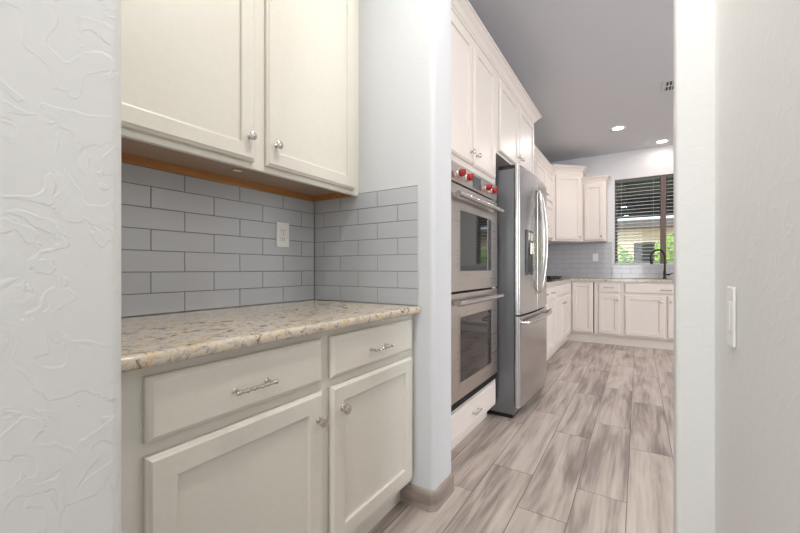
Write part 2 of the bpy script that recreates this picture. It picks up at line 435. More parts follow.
# ---------------------------------------------------------------- tile backsplashes
def tiles(bm, u0, u1, z0, z1, joint, put, tw=.231, th=.0757, gap=.0026, t=.005):
    r = 0; z = z0
    while z < z1-.004:
        zt = min(z+th, z1)
        j = joint + (tw/2 if r % 2 else 0)
        k = math.floor((u0-j)/tw); u = j+k*tw
        while u < u1-.003:
            a, b = max(u, u0), min(u+tw, u1)
            if b-a > .006: put(bm, a+gap/2, b-gap/2, z+gap/2, zt-gap/2, t)
            u += tw
        z += th; r += 1
def put_x(bm, a, b, c_, d, t):   # facing +X
    vs = []
    s = .0012
    box_nested(bm, lambda q, w, e: (WX+.002+e, q, w), a, b, c_, d, t, s)
def box_nested(bm, f, a, b, c_, d, t, s):
    Ls = []
    for ins, dep in ((0, 0), (0, t-s), (s, t)):
        Ls.append([bm.verts.new(f(q, w, dep)) for q, w in ((a+ins, c_+ins), (b-ins, c_+ins), (b-ins, d-ins), (a+ins, d-ins))])
    for A, B in zip(Ls, Ls[1:]):
        for k in range(4): bm.faces.new((A[k], A[(k+1) % 4], B[(k+1) % 4], B[k]))
    bm.faces.new(Ls[-1])
CT = .882
UB = 1.400
t = thing('tile_backsplash', 'grey glossy subway tile backsplash on the wall behind the near granite counter', 'backsplash', (0, 0, 0))
bm = NB(); tiles(bm, .2775, PY0-.008, CT+.001, UB+.002, .0370, put_x); o = link('tiles', bm, M_TILE, t)
bm = NB(); box(bm, WX+.0006, WX+.0052, .2775, PY0-.006, CT+.001, UB+.003); link('grout', bm, M_GROUT, t)
t = thing('tile_backsplash', 'grey subway tiles on the short return wall at the right end of the near counter', 'backsplash', (0, 0, 0))
def put_y(yw):
    return lambda bm, a, b, c_, d, tt: box_nested(bm, lambda q, w, e: (q, yw-.002-e, w), a, b, c_, d, tt, .0012)
bm = NB(); tiles(bm, WX+.0075, -.812, CT+.001, CT+.53, -1.033, put_y(PY0)); link('tiles', bm, M_TILE, t)
bm = NB(); box(bm, WX+.0075, -.812, PY0-.0052, PY0-.0006, CT+.001, CT+.531); link('grout', bm, M_GROUT, t)
bm = NB(); box(bm, -.8118, -.808, PY0-.0075, PY0-.0006, CT+.001, CT+.533); box(bm, -1.15, -.8119, PY0-.0075, PY0-.0006, CT+.5312, CT+.534); link('edge_trim', bm, M_TILEEDGE, t)
KC = .905
t = thing('tile_backsplash', 'grey subway tiles on the far kitchen wall under the window and cabinets', 'backsplash', (0, 0, 0))
bm = NB(); tiles(bm, WX+.0075, WINX0-.04, KC+.001, 1.452, -.9, put_y(KY)); tiles(bm, WINX0-.04, 1.5, KC+.001, WINZ0-.002, -.9, put_y(KY)); link('tiles', bm, M_TILE, t)
bm = NB(); box(bm, WX+.0075, WINX0-.04, KY-.0052, KY-.0006, KC+.001, 1.454); box(bm, WINX0-.0398, 1.5, KY-.0052, KY-.0006, KC+.001, WINZ0-.001); link('grout', bm, M_GROUT, t)
t = thing('tile_backsplash', 'grey subway tiles on the kitchen wall behind the cooktop', 'backsplash', (0, 0, 0))
bm = NB(); tiles(bm, 3.665, KY-.008, KC+.001, 1.452, 3.8, put_x); link('tiles', bm, M_TILE, t)
bm = NB(); box(bm, WX+.0006, WX+.0052, 3.665, KY-.008, KC+.001, 1.454); link('grout', bm, M_GROUT, t)

# ---------------------------------------------------------------- near pantry base cabinet
FX = -.838
NY0, NY1 = .2775, PY0-.001
wN = NY1-NY0
q = lambda y: y-NY0
cabinet('base_cabinet', 'wide off-white base cabinet with two drawers over two doors under the near granite counter', 'cabinet',
        (FX, NY0, 0), PI/2, wN, .60, 0, .8515, [
    ('drawer', q(.341), q(.830), .694, .828, [(q(.575), .752)]),
    ('door', q(.341), q(.830), .142, .666, (q(.806), .585)),
    ('drawer', q(.869), q(1.368), .694, .828, [(q(1.115), .752)]),
    ('door', q(.869), q(1.368), .142, .666, (q(.915), .587))], toe=.115, mat=M_CAB)
# worktop
prof = rounded([(WX+.0075, CT-.030), (-.797, CT-.030), (-.797, CT), (WX+.0075, CT)], [0, .011, .013, 0], 5)
bm = NB(); extrude_profile(bm, prof, 'y', NY0+.0005, PY0-.008)
tag(link('granite_worktop', bm, M_GRAN, smooth=True), 'speckled cream granite worktop with rounded edge on the near base cabinet', 'countertop')
# outlet
t = thing('electrical_outlet', 'white duplex outlet on the grey tiles above the near granite counter', 'outlet', (WX+.0075, 1.186, 1.21), PI/2)
def outlet(t):
    bm = NB(); box(bm, -.037, .037, -.006, -.0001, -.060, .060, .0022, 2); link('cover_plate', bm, M_WHITEPL, t)
    for s in (-1, 1):
        bm = NB(); box(bm, -.016, .016, -.0085, -.0062, s*.0195-.0135, s*.0195+.0135, .002, 2); o = link('receptacle', bm, M_WHITEPL, t)
        bm = NB(); z = s*.0195
        box(bm, -.0075, -.0055, -.0092, -.0086, z-.002, z+.006); box(bm, .0055, .0075, -.0092, -.0086, z-.002, z+.006); lathe(bm, [(.0022, 0), (.0022, .0006)], (0, -.0086, z-.007), (0, -1, 0), 10)
        link('slots', bm, M_BLACK, o)
    bm = NB(); lathe(bm, [(.003, 0), (.003, .001), (.002, .0016)], (0, -.0062, 0), (0, -1, 0), 12); link('screw', bm, M_NICKEL, t, True)
outlet(t)

# ---------------------------------------------------------------- near upper cabinet
UX = -1.148; UT = 2.46
t = thing('wall_cabinet', 'off-white two-door wall cabinet hung above the near tiled backsplash', 'cabinet', (UX, NY0, 0), PI/2)
bm = NB(); D = UX-WX-.0005
box(bm, 0, wN, .019, D, UB+.038, UT); box(bm, 0, .016, .019, D, UB, UB+.0375)
link('body', bm, M_CAB, t)
bm = NB(); box(bm, .0165, wN, .0195, D-.014, UB+.032, UB+.0375); link('bottom_panel', bm, M_UNDER, t)
bm = NB(); box(bm, .0165, wN-.013, D-.0135, D-.009, UB+.001, UB+.0375); box(bm, wN-.0125, wN-.001, .0195, D-.0137, UB+.003, UB+.0315); link('hanging_rail', bm, M_RAWWOOD, t)['label'] = 'unpainted wood strip'
bm = NB(); box(bm, 0, wN, 0, .018, UB, UT, .001, 1); link('face_frame', bm, M_CAB, t)
for a, b, kx, kz in ((.345, .812, .786, 1.502), (.861, 1.358, .898, 1.502)):
    o = link('door', door_front(q(a), q(b), UB+.022, UT-.03, .056), M_CAB, t); knob(o, q(kx), kz)
bm = NB(); sweep(bm, [(wN, 0), (0, 0)][::-1], CROWN(UT, .09, .06)); link('crown_moulding', bm, M_CAB, t)
# small puck lamp under the cabinet
t = thing('puck_light', 'small round puck light under the near wall cabinet', 'light', (-1.31, .86, UB+.0318))
bm = NB(); lathe(bm, [(.022, 0), (.022, -.003), (.018, -.004)], (0, 0, 0), (0, 0, 1), 24); link('housing', bm, M_UNDER, t, True)
bm = NB(); lathe(bm, [(.017, -.0041), (.013, -.005)], (0, 0, 0), (0, 0, 1), 24); link('lens', bm, M_LAMPOFF, t, True)

# light switch on the right wall
t = thing('light_switch', 'white toggle light switch on the textured right wall', 'switch', (RX, 1.122, .937), -PI/2)
bm = NB(); box(bm, -.036, .036, -.0065, -.0002, -.067, .067, .003, 2); link('cover_plate', bm, M_WHITEPL, t)
bm = NB(); box(bm, -.016, .016, -.009, -.0066, -.033, .033, .001, 1); link('rocker', bm, M_WHITEPL, t)

# ---------------------------------------------------------------- oven tower
OY0, OY1 = 1.614, 2.53
wo_ = OY1-OY0
OX = -.84
t = thing('oven_cabinet', 'tall cream oven cabinet with two upper doors beside the white pier', 'cabinet', (OX, OY0, 0), PI/2)
Dk = OX-WX-.0005; q = lambda y: y-OY0
CTOP = 2.44
bm = NB(); box(bm, 0, .018, .019, Dk, .10, CTOP); box(bm, wo_-.018, wo_, .019, Dk, .10, CTOP); box(bm, .0181, wo_-.0181, .019, Dk, .10, .29); box(bm, .0181, wo_-.0181, .019, Dk, 1.615, CTOP)
box(bm, .0181, wo_-.0181, Dk-.01, Dk, .2901, 1.6149)
link('body', bm, M_CABK, t)
bm = NB()
box(bm, 0, q(1.695), 0, .018, .10, CTOP); box(bm, q(2.465), wo_, 0, .018, .10, CTOP); box(bm, q(1.6951), q(2.4649), 0, .018, .10, .295); box(bm, q(1.6951), q(2.4649), 0, .018, 1.612, CTOP)
link('face_frame', bm, M_CABK, t)
bm = NB(); box(bm, 0, wo_, .062, .078, 0, .0999); link('toe_kick', bm, M_CABK, t)
o = link('drawer', drawer_front(q(1.675), q(2.485), .128, .272), M_CABK, t); pull(o, q(2.10), .195)
o = link('door', door_front(q(1.672), q(2.066), 1.665, 2.405), M_CABK, t); knob(o, q(2.035), 1.73)
o = link('door', door_front(q(2.094), q(2.487), 1.665, 2.405), M_CABK, t); knob(o, q(2.125), 1.73)
bm = NB(); sweep(bm, [(0, 0), (wo_, 0)], CROWN(CTOP, .075, .06)); link('crown_moulding', bm, M_CABK, t)

# double oven, local x = Y-1.70, front y=0 at X=-.80
t = thing('double_oven', 'stainless steel double wall oven with four red knobs', 'oven', (-.802, 1.70, 0), PI/2)
bm = NB(); box(bm, .004, .754, .045, .56, .305, 1.605); link('oven_body', bm, M_BLACK, t)
bm = NB(); box(bm, 0, .758, .004, .0375, 1.505, 1.609, .002, 2); link('control_panel', bm, M_STEEL, t)
bm = NB(); box(bm, .325, .450, .0015, .0038, 1.522, 1.592, .001, 1); link('display', bm, M_DISPLAY, t)['label'] = 'dark grey display glass'
for x in (.115, .228, .532, .645):
    bm = NB(); lathe(bm, [(.0245, 0), (.0245, .004), (.021, .008), (.020, .012)], (x, .0038, 1.555), (0, -1, 0), 28); o = link('knob_bezel', bm, M_CHROME, t, True)
    bm = NB(); lathe(bm, [(.0185, .012), (.0195, .016), (.0190, .034), (.0165, .038), (.006, .039)], (x, .0036, 1.555), (0, -1, 0), 28)
    box(bm, x-.003, x+.003, -.040, -.036, 1.543, 1.572, .001, 1)
    link('knob', bm, M_RED, o, True)['label'] = 'red control knob'
def oven_door(z0, z1, g0, g1, hz):
    bm = NB()
    box(bm, 0, .758, 0, .0370, z0, z1, .0025, 2)
    o = link('door', bm, M_STEEL, t)
    bm = NB(); box(bm, .130, .628, -.0022, -.0002, g0, g1, .001, 1); link('glass', bm, M_BLACKGL, o)
    bm = NB()
    for (a, b, c_, d) in ((.118, .640, g1+.0005, g1+.012), (.118, .640, g0-.012, g0-.0005), (.118, .1295, g0, g1), (.6285, .640, g0, g1)):
        box(bm, a, b, -.0028, -.0002, c_, d)
    link('glass_trim', bm, M_STEEL, o)
    bm = NB(); tube(bm, [(.02, -.042, hz), (.722, -.042, hz)], .0155, 20)
    for x in (.045, .697):
        box(bm, x-.014, x+.014, -.042, -.0002, hz-.011, hz+.011, .003, 2)
    link('handle', bm, M_HANDLE, o, True)
oven_door(.925, 1.494, 1.035, 1.362, 1.430)
oven_door(.345, .9145, .435, .785, .868)
bm = NB()
for k in range(4): box(bm, .004, .754, .006, .035, .306+k*.0095, .311+k*.0095)
link('vent_grille', bm, M_BLACK, t)

# ---------------------------------------------------------------- cabinet above fridge and side panel
FY0, FY1 = 2.531, 3.66
wf = FY1-FY0; q = lambda y: y-FY0
t = thing('over_fridge_cabinet', 'cream two-door cabinet above the stainless steel refrigerator', 'cabinet', (OX, FY0, 0), PI/2)
bm = NB(); box(bm, 0, wf, .019, Dk, 1.865, CTOP); link('body', bm, M_CABK, t)
bm = NB(); box(bm, 0, wf, 0, .018, 1.865, CTOP); link('face_frame', bm, M_CABK, t)
bm = NB(); box(bm, wf-.02, wf, 0, Dk, 0, 1.8645); link('side_panel', bm, M_CABK, t)
o = link('door', door_front(q(2.590), q(3.075), 1.885, 2.405), M_CABK, t); knob(o, q(3.045), 1.955)
o = link('door', door_front(q(3.105), q(3.60), 1.885, 2.405), M_CABK, t); knob(o, q(3.135), 1.955)
bm = NB(); sweep(bm, [(0, 0), (wf, 0), (wf, Dk)], CROWN(CTOP, .075, .06)); link('crown_moulding', bm, M_CABK, t)

# ---------------------------------------------------------------- refrigerator; local x = Y-2.565, front y=0 at X=-.685
RY0 = 2.568; RW = .905
t = thing('refrigerator', 'stainless steel french door refrigerator with curved handles and bottom freezer drawer', 'refrigerator', (-.685, RY0, 0), PI/2)
bm = NB(); box(bm, .004, RW-.004, .036, .70, .03, 1.745, .004, 2); link('cabinet_body', bm, M_FRSIDE, t)
bm = NB(); box(bm, .02, RW-.02, .05, .40, 0.0, .0295); link('base_grille', bm, M_BLACK, t)
def bulge(x): return -.022*(1-((x-RW/2)/(RW/2))**2)
def fdoor(name, x0, x1, z0, z1):
    bm = NB(); n = 14; rows = []
    prof = []
    def edge(x): # front y
        return bulge(x)
    pts = []
    r = .012
    xs = [x0+(x1-x0)*i/n for i in range(n+1)]
    pts.append((x0, .030)); pts.append((x0, edge(x0)+r)); pts.append((x0+.0025, edge(x0)+.004)); pts.append((x0+.008, edge(x0+.008)))
    pts += [(x, edge(x)) for x in xs[1:-1]]
    pts += [(x1-.008, edge(x1-.008)), (x1-.0025, edge(x1)+.004), (x1, edge(x1)+r), (x1, .030)]
    prism(bm, pts, z0, z1)
    return link(name, bm, M_STEELF, t, True)
d1 = fdoor('door', .002, RW/2-.002, .728, 1.764)
d2 = fdoor('door', RW/2+.002, RW-.002, .728, 1.764)
dz = fdoor('freezer_drawer', .002, RW-.002, .082, .715)
def bow(o, x, sg):
    bm = NB(); pts = []; n = 24; yb = bulge(x)-.0005
    pts.append((x, yb, .86))
    for i in range(n+1):
        s = i/n; pts.append((x+sg*.030*math.sin(PI*s), yb-.020-.034*math.sin(PI*s)**.8, .875+s*.775))
    pts.append((x, yb, 1.665))
    tube(bm, pts, .0125, 12); link('handle', bm, M_HANDLE, o, True)
bow(d1, RW/2-.028, -1); bow(d2, RW/2+.028, 1)
bm = NB(); pts = []
n = 16
pts.append((.05, bulge(.05), .672))
for i in range(n+1):
    x = .055+(RW-.11)*i/n; pts.append((x, bulge(x)-.042, .672))
pts.append((RW-.05, bulge(RW-.05), .672))
tube(bm, pts, .0135, 12); link('handle', bm, M_HANDLE, dz, True)
bm = NB()
ya = bulge(.22)
box(bm, .135, .305, ya-.006, ya+.012, 1.00, 1.33, .004, 2); o = link('water_dispenser', bm, M_DISPLAY, d1)
bm = NB(); box(bm, .155, .285, ya-.0068, ya-.0062, 1.02, 1.20); link('dispenser_recess', bm, M_BLACK, o)
bm = NB(); box(bm, .185, .255, ya-.026, ya-.0070, 1.15, 1.235, .004, 2); box(bm, .16, .28, ya-.0085, ya-.0069, 1.255, 1.31, .0005, 1); link('dispenser_spout', bm, M_CHROME, o)
for s in (.05, RW-.05):
    bm = NB(); box(bm, s-.035, s+.035, 0.037, .15, 1.7455, 1.775, .006, 2); link('hinge_cover', bm, M_BLACK, t)

# ---------------------------------------------------------------- left run of kitchen cabinets
BXF = -.81; DB = BXF-WX-.0005
q = lambda y, o: y-o
def kbase(label, y0, y1, fronts): return cabinet('base_cabinet', label, 'cabinet', (BXF, y0, 0), PI/2, y1-y0, DB, 0, .874, fronts, toe=.135, mat=M_CABK)
y0 = 3.662
kbase('cream base cabinet with two doors just beyond the refrigerator', y0, 4.48, [
    ('drawer', .03, .40, .72, .852, [(.215, .786)]), ('drawer', .42, .79, .72, .852, [(.605, .786)]),
    ('door', .03, .40, .155, .695, (.37, .62)), ('door', .42, .79, .155, .695, (.45, .62))])
y0 = 4.481
kbase('cream base cabinet with wide front and two doors under the gas cooktop', y0, 5.62, [
    ('drawer', .03, 1.11, .72, .852, None),
    ('door', .03, .50, .155, .695, (.465, .62)), ('door', .55, 1.11, .155, .695, (.59, .62))])
# corner unit: reaches to the far wall
FYF = 5.81
t = cabinet('corner_base_cabinet', 'cream corner base cabinet with narrow full-height door left of the dark strip', 'cabinet', (BXF, FYF, 0), 0, .302, KY-FYF-.0005, 0, .874,
        [('door', .014, .282, .152, .858, None)], toe=.135, mat=M_CABK)
bm = NB(); box(bm, -.642, -.0005, -.19, KY-FYF-.0005, .135, .874); box(bm, -.58, -.062, -.19, KY-FYF-.01, 0, .134); box(bm, -.062, -.0003, .062, .078, 0, .1345); link('blind_corner', bm, M_CABK, t)
bm = NB(); box(bm, .2830, .2955, -.0035, -.0003, .148, .860); link('gap', bm, M_GAPSHADE, t)['label'] = 'dark strip standing for the shaded gap beside the corner door'  # solid dark strip on the frame; colour stands in for shade in the gap
def fbase(label, x0, x1, fronts, op=False): return cabinet('base_cabinet', label, 'cabinet', (x0, FYF, 0), 0, x1-x0, KY-FYF-.0005, 0, .874, fronts, toe=.135, mat=M_CABK, body_open=op)
fbase('narrow cream base cabinet with one drawer over one door right of the corner cabinet', -.5075, -.176, [
    ('drawer', .045, .300, .722, .852, [(.172, .79)]), ('door', .045, .300, .155, .695, (.275, .622))])
fbase('wide cream sink base cabinet below the faucet', -.1755, .78, [
    ('drawer', .025, .93, .722, .852, [(.478, .775)]), ('door', .025, .463, .155, .695, (.428, .622)), ('door', .493, .93, .155, .695, (.528, .622))], True)
fbase('cream base cabinet at the right end of the far counter', .7805, 1.45, [
    ('drawer', .03, .64, .722, .852, [(.335, .786)]), ('door', .03, .325, .155, .695, (.30, .622)), ('door', .345, .64, .155, .695, (.37, .622))])
# L-shaped worktop with sink cut-out (front strip + sides)
SX0, SX1, SY0, SY1 = -.05, .66, 5.90, 6.28
bm = NB()
def slab(x0, x1, y0, y1): box(bm, x0, x1, y0, y1, .8745, KC)
slab(WX+.0075, -.785, 3.662, 5.785)
slab(WX+.0075, SX0, 5.785, KY-.0075); slab(SX1, 1.45, 5.785, KY-.0075); slab(SX0, SX1, 5.785, SY0); slab(SX0, SX1, SY1, KY-.0075)
bmesh.ops.remove_doubles(bm, verts=bm.verts, dist=.0001)
tag(link('granite_worktop', bm, M_GRAN), 'L-shaped granite worktop along the far kitchen cabinets', 'countertop')
bm = NB()
box(bm, SX0, SX1, SY0, SY1, .70, .7045)
for (a, b, c_, d) in ((SX0+.0005, SX0+.004, SY0+.0005, SY1-.0005), (SX1-.004, SX1-.0005, SY0+.0005, SY1-.0005), (SX0+.0005, SX1-.0005, SY0+.0005, SY0+.004), (SX0+.0005, SX1-.0005, SY1-.004, SY1-.0005)):
    box(bm, a, b, c_, d, .7045, KC-.002)
tag(link('sink', bm, M_STEEL), 'stainless undermount kitchen sink below the window', 'sink')
# faucet
t = thing('faucet', 'dark bronze gooseneck faucet in front of the kitchen window', 'faucet', (.315, 6.345, KC))
bm = NB(); lathe(bm, [(.028, .0005), (.028, .006), (.021, .012), (.0175, .03), (.0175, .11), (.014, .118)], (0, 0, 0), (0, 0, 1), 20); link('base', bm, M_BRONZE, t, True)
bm = NB(); pts = [(0, 0, .1)]
for i in range(17):
    a = PI*i/16*1.06; rr = .095
    pts.append((-(rr-rr*math.cos(a))*.86, -(rr-rr*math.cos(a))*.62, .31+rr*math.sin(a)))
e = pts[-1]; e0 = pts[-2]
tube(bm, pts, .0125, 14); link('spout', bm, M_BRONZE, t, True)
bm = NB(); d = (Vector(e)-Vector(e0)).normalized(); tube(bm, [Vector(e), Vector(e)+d*.012, Vector(e)+d*.05, Vector(e)+d*.085], [.0135, .0155, .018, .016], 14); link('spray_head', bm, M_BRONZE, t, True)
bm = NB(); tube(bm, [(.012, 0, .06), (.05, 0, .062), (.062, -.006, .066)], [.012, .012, .009], 12); tube(bm, [(.055, -.004, .066), (.082, -.014, .082), (.12, -.03, .088)], [.007, .006, .005], 10); link('lever', bm, M_BRONZE, t, True)

# cooktop
t = thing('cooktop', 'black gas cooktop with cast iron grates set in the left granite worktop', 'cooktop', (-1.11, 5.07, KC))
bm = NB(); box(bm, -.24, .25, -.40, .40, .0004, .010, .003, 2); link('glass_top', bm, M_BLACKGL, t)
for gx, gy in ((-.11, -.2), (-.11, .2), (.11, -.2), (.11, .2)):
    bm = NB(); lathe(bm, [(.045, .0102), (.045, .018), (.03, .024), (.0, .024)], (gx, gy, 0), (0, 0, 1), 18); link('burner', bm, M_CAST, t, True)
for gy in (-.2, .2):
    bm = NB()
    for x in (-.22, .215): box(bm, x, x+.01, gy-.185, gy+.185, .03, .042)
    for y in (-.185, -.09, 0, .09, .175): box(bm, -.22, .225, gy+y, gy+y+.01, .0305, .0425)
    for x in (-.22, .215):
        for y in (-.185, .175): box(bm, x, x+.01, gy+y, gy+y+.01, .0101, .031)
    link('grate', bm, M_CAST, t)
for k in range(4):
    bm = NB(); lathe(bm, [(.016, .0102), (.015, .03), (.0, .03)], (.232, -.15+k*.1, 0), (0, 0, 1), 14); link('knob', bm, M_CAST, t, True)

# ---------------------------------------------------------------- kitchen wall cabinets
KUX = -1.06; DU = KUX-WX-.008; KUB = 1.455
for (lab, y0, y1) in (('cream wall cabinet with stacked doors right beyond the refrigerator', 3.662, 4.70), ('cream wall cabinet with stacked doors left of the diagonal corner cabinet', 4.701, 5.745)):
    w = y1-y0; h = w/2
    t = cabinet('wall_cabinet', lab, 'cabinet', (KUX, y0, 0), PI/2, w, DU, KUB, 2.41, [
        ('door', .02, h-.012, KUB+.02, 1.955, (h-.045, 1.62)), ('door', h+.012, w-.02, KUB+.02, 1.955, (h+.045, 1.62)),
        ('door', .02, h-.012, 2.0, 2.39, (h-.045, 2.05)), ('door', h+.012, w-.02, 2.0, 2.39, (h+.045, 2.05))], mat=M_CABK)
    bm = NB(); sweep(bm, [(0, 0), (w, 0)], CROWN(2.41, .075, .055)); link('crown_moulding', bm, M_CABK, t)
# diagonal corner cabinet
A = Vector((-1.058, 5.752)); B = Vector((-.700, 6.110)); CZ = 2.495
t = thing('corner_wall_cabinet', 'tall cream diagonal corner wall cabinet with one door and crown moulding', 'cabinet', (A.x, A.y, 0), PI/4)
wl = (B-A).length
def loc2(p): v = Vector(p)-A; a = -PI/4; return (v.x*math.cos(a)-v.y*math.sin(a), v.x*math.sin(a)+v.y*math.cos(a))
poly = [loc2(p) for p in ((A.x, A.y), (B.x, B.y), (B.x, KY-.008), (WX+.008, KY-.008), (WX+.008, A.y))]
poly2 = [(poly[0][0]+.0, .0185), (poly[1][0], .0185)]+poly[2:]
bm = NB(); prism(bm, [poly[0], poly[1], poly[2], poly[3], poly[4]], KUB, CZ); link('body', bm, M_CABK, t)
bm = NB(); box(bm, .001, wl-.001, -.003, -.0003, KUB, CZ); link('face_frame', bm, M_CABK, t)
dd = door_front(.045, wl-.035, KUB+.02, CZ-.06, .062)
bmesh.ops.translate(dd, verts=dd.verts, vec=(0, -.003, 0)); o = link('door', dd, M_CABK, t); knob(o, wl-.065, 1.525, -.023)
bm = NB(); sweep(bm, [poly[4], (0, 0), (wl, 0), poly[2]], CROWN(CZ, .075, .055)); link('crown_moulding', bm, M_CABK, t)
# narrow far cabinet
t = cabinet('wall_cabinet', 'narrow cream wall cabinet between the corner cabinet and the window', 'cabinet', (-.699, 6.125, 0), 0, .308, KY-6.125-.008, KUB, 2.335, [
    ('door', .02, .288, KUB+.015, 2.30, (.25, 1.525))], mat=M_CABK)
bm = NB(); sweep(bm, [(0.001, 0), (.308, 0), (.308, KY-6.125-.008)], CROWN(2.335, .07, .05)); link('crown_moulding', bm, M_CABK, t)
t = thing('electrical_outlet', 'white outlet on the far kitchen tiles below the narrow wall cabinet', 'outlet', (-.555, KY-.0075, 1.225), 0); outlet(t)

# ---------------------------------------------------------------- window
w1 = thing('window_1', 'window', 'window', (0, KY+.10, 0)); del w1['label']; del w1['category']; struct(w1)
bm = NB()
a0, a1, b0, b1 = WINX0+.001, WINX1-.001, WINZ0+.001, WINZ1-.001
for (x0, x1, z0, z1) in ((a0, a0+.032, b0, b1), (a1-.032, a1, b0, b1), (a0+.032, a1-.032, b0, b0+.03), (a0+.032, a1-.032, b1-.03, b1)):
    box(bm, x0, x1, 0, .05, z0, z1, .002, 1)
link('window_frame', bm, M_WINFR, w1)
bm = NB(); box(bm, .272, .338, -.085, .05, b0+.0005, b1-.0005, .002, 1); link('window_mullion', bm, M_MULL, w1)
for (x0, x1) in ((a0+.033, .2715), (.3385, a1-.033)):
    bm = NB(); box(bm, x0, x1, .022, .028, b0+.031, b1-.031); link('window_pane', bm, M_GLASS, w1)
bm = NB(); box(bm, WINX0+.001, WINX1-.001, -.096, -.001, WINZ0+.0005, WINZ0+.012); link('window_sill', bm, M_TILEEDGE, w1)
for k, (x0, x1, lab) in enumerate(((a0+.006, .266, 'left of two white horizontal blinds hanging open in the kitchen window'), (.344, a1-.006, 'right horizontal blind in the kitchen window beyond the brown mullion'))):
    t = thing('venetian_blind', lab, 'blind', (0, KY+.035, 0))
    bm = NB(); box(bm, x0, x1, -.02, .02, b1-.045, b1-.002, .002, 1); link('headrail', bm, M_WINFR, t)
    bm = NB(); z = b0+.045
    while z < b1-.055:
        vs = [bm.verts.new(p) for p in ((x0, -.022, z-.006), (x1, -.022, z-.006), (x1, 0, z+.001), (x0, 0, z+.001), (x0, .022, z+.004), (x1, .022, z+.004))]
        for f_ in ((0, 1, 2, 3), (3, 2, 5, 4)): bm.faces.new([vs[i] for i in f_])
        z += .052
    g = bmesh.ops.extrude_face_region(bm, geom=bm.faces[:]); bmesh.ops.translate(bm, verts=[v for v in g['geom'] if isinstance(v, bmesh.types.BMVert)], vec=(0, 0, .0025))
    link('slats', bm, M_BLIND, t)
    bm = NB(); box(bm, x0, x1, -.018, .018, b0+.0135, b0+.028, .002, 1); link('bottom_rail', bm, M_BLIND, t)
    bm = NB()
    for x in (x0+.08, x1-.08): tube(bm, [(x, -.024, b0+.02), (x, -.024, b1-.046)], .0012, 6)
    link('cord', bm, M_BLIND, t)

# ---------------------------------------------------------------- ceiling lights and vent
for i, (x, y, p, c3) in enumerate(DOWNLIGHT):
    labs = ['recessed downlight in the passage ceiling above the near counter', 'added unseen downlight in the passage ceiling behind the camera',
            'glowing recessed ceiling downlight, farther from the kitchen window', 'glowing recessed ceiling downlight right above the kitchen window',
            'added unseen downlight in the right part of the kitchen ceiling, nearest', 'added unseen downlight in the right part of the kitchen ceiling, middle', 'added unseen downlight in the right part of the kitchen ceiling, farthest right']
    t = thing('recessed_light', labs[i], 'light', (x, y, CEIL), 0, 'recessed ceiling downlights')
    bm = NB(); seg = 32
    rings = [(.058, -.0005), (.060, -.006), (.078, -.005), (.085, -.0005)]
    rv = [[bm.verts.new((r_*math.cos(2*PI*k/seg), r_*math.sin(2*PI*k/seg), z)) for k in range(seg)] for r_, z in rings]
    for a, b in zip(rv, rv[1:]+rv[:1]):
        for k in range(seg): bm.faces.new((a[k], a[(k+1) % seg], b[(k+1) % seg], b[k]))
    link('trim_ring', bm, M_WHITEPL, t, True)
    bm = NB(); lathe(bm, [(.0575, -.0006), (.0575, -.003), (.05, -.004)], (0, 0, 0), (0, 0, 1), 32); link('lens', bm, M_LAMP, t)
    l = bpy.data.lights.new('downlight', 'AREA'); l.shape = 'DISK'; l.size = .13; l.energy = p; l.color = c3
    lo = bpy.data.objects.new('downlight_beam', l); COL.objects.link(lo); lo.parent = t; lo.location = (0, 0, -.012)
t = thing('ceiling_vent', 'white slotted air vent in the kitchen ceiling', 'vent', (.355, 4.35, CEIL))
bm = NB()
for (a, b, c_, d) in ((-.16, .16, -.13, -.105), (-.16, .16, .105, .13), (-.16, -.14, -.105, .105), (.14, .16, -.105, .105), (-.14, .14, -.008, .008)): box(bm, a, b, c_, d, -.008, -.0005)
link('frame', bm, M_RUB, t)
bm = NB()
for k in range(11): box(bm, -.138+k*.0262, -.130+k*.0262, -.1045, .1045, -.007, -.002)
link('louvre', bm, M_RUB, t)
bm = NB(); box(bm, -.14, .14, -.105, .105, -.0018, -.0006); link('duct_shade_panel', bm, M_BLACK, t)  # black panel behind the louvres stands in for shade inside the duct

# ---------------------------------------------------------------- outside: covered patio and garden
M_PAT = simple('patio_concrete', srgb(176, 168, 158), .8, bump=.2, scale=40, var=.05)
M_GRAV = simple('gravel', srgb(196, 178, 150), .9, bump=.4, scale=30, var=.1)
M_STUC = simple('tan_stucco', srgb(196, 182, 156), .85, bump=.3, scale=40, var=.05)
M_ROOFU = simple('patio_roof_boards', srgb(120, 128, 126), .7, var=.05)
M_DARKW = simple('grey_painted_beam', srgb(86, 92, 94), .6)
M_ROOFT = simple('brown_roof_tiles', srgb(96, 92, 90), .8, bump=.5, scale=10, var=.15)
def leaf_mat():
    m, t, b = newmat('leaves'); tc = N(t, 'ShaderNodeTexCoord'); no = N(t, 'ShaderNodeTexNoise', i_Scale=9., i_Detail=4.)
    L(t, tc.outputs['Object'], no.inputs['Vector']); rp = ramp(t, [(.3, srgb(96, 130, 60)), (.5, srgb(150, 182, 92)), (.72, srgb(206, 218, 130))])
    L(t, no.outputs[0], rp.inputs[0]); L(t, rp.outputs[0], b.inputs['Base Color']); b.inputs['Roughness'].default_value = .6; return m
M_LEAF = leaf_mat()
bm = NB(); box(bm, -14, 20, 6.63, 11, -.3, -.05); struct(link('patio_floor', bm, M_PAT))
bm = NB(); box(bm, -30, 40, 11.001, 60, -.32, -.06); struct(link('ground', bm, M_GRAV))
t = thing('patio_cover', 'covered patio roof with grey beam and posts outside the kitchen window', 'patio cover', (0, 8.8, 0))
bm = NB(); box(bm, -5, 7, -2.1, 1.7, 2.72, 2.86); link('roof', bm, M_ROOFU, t)
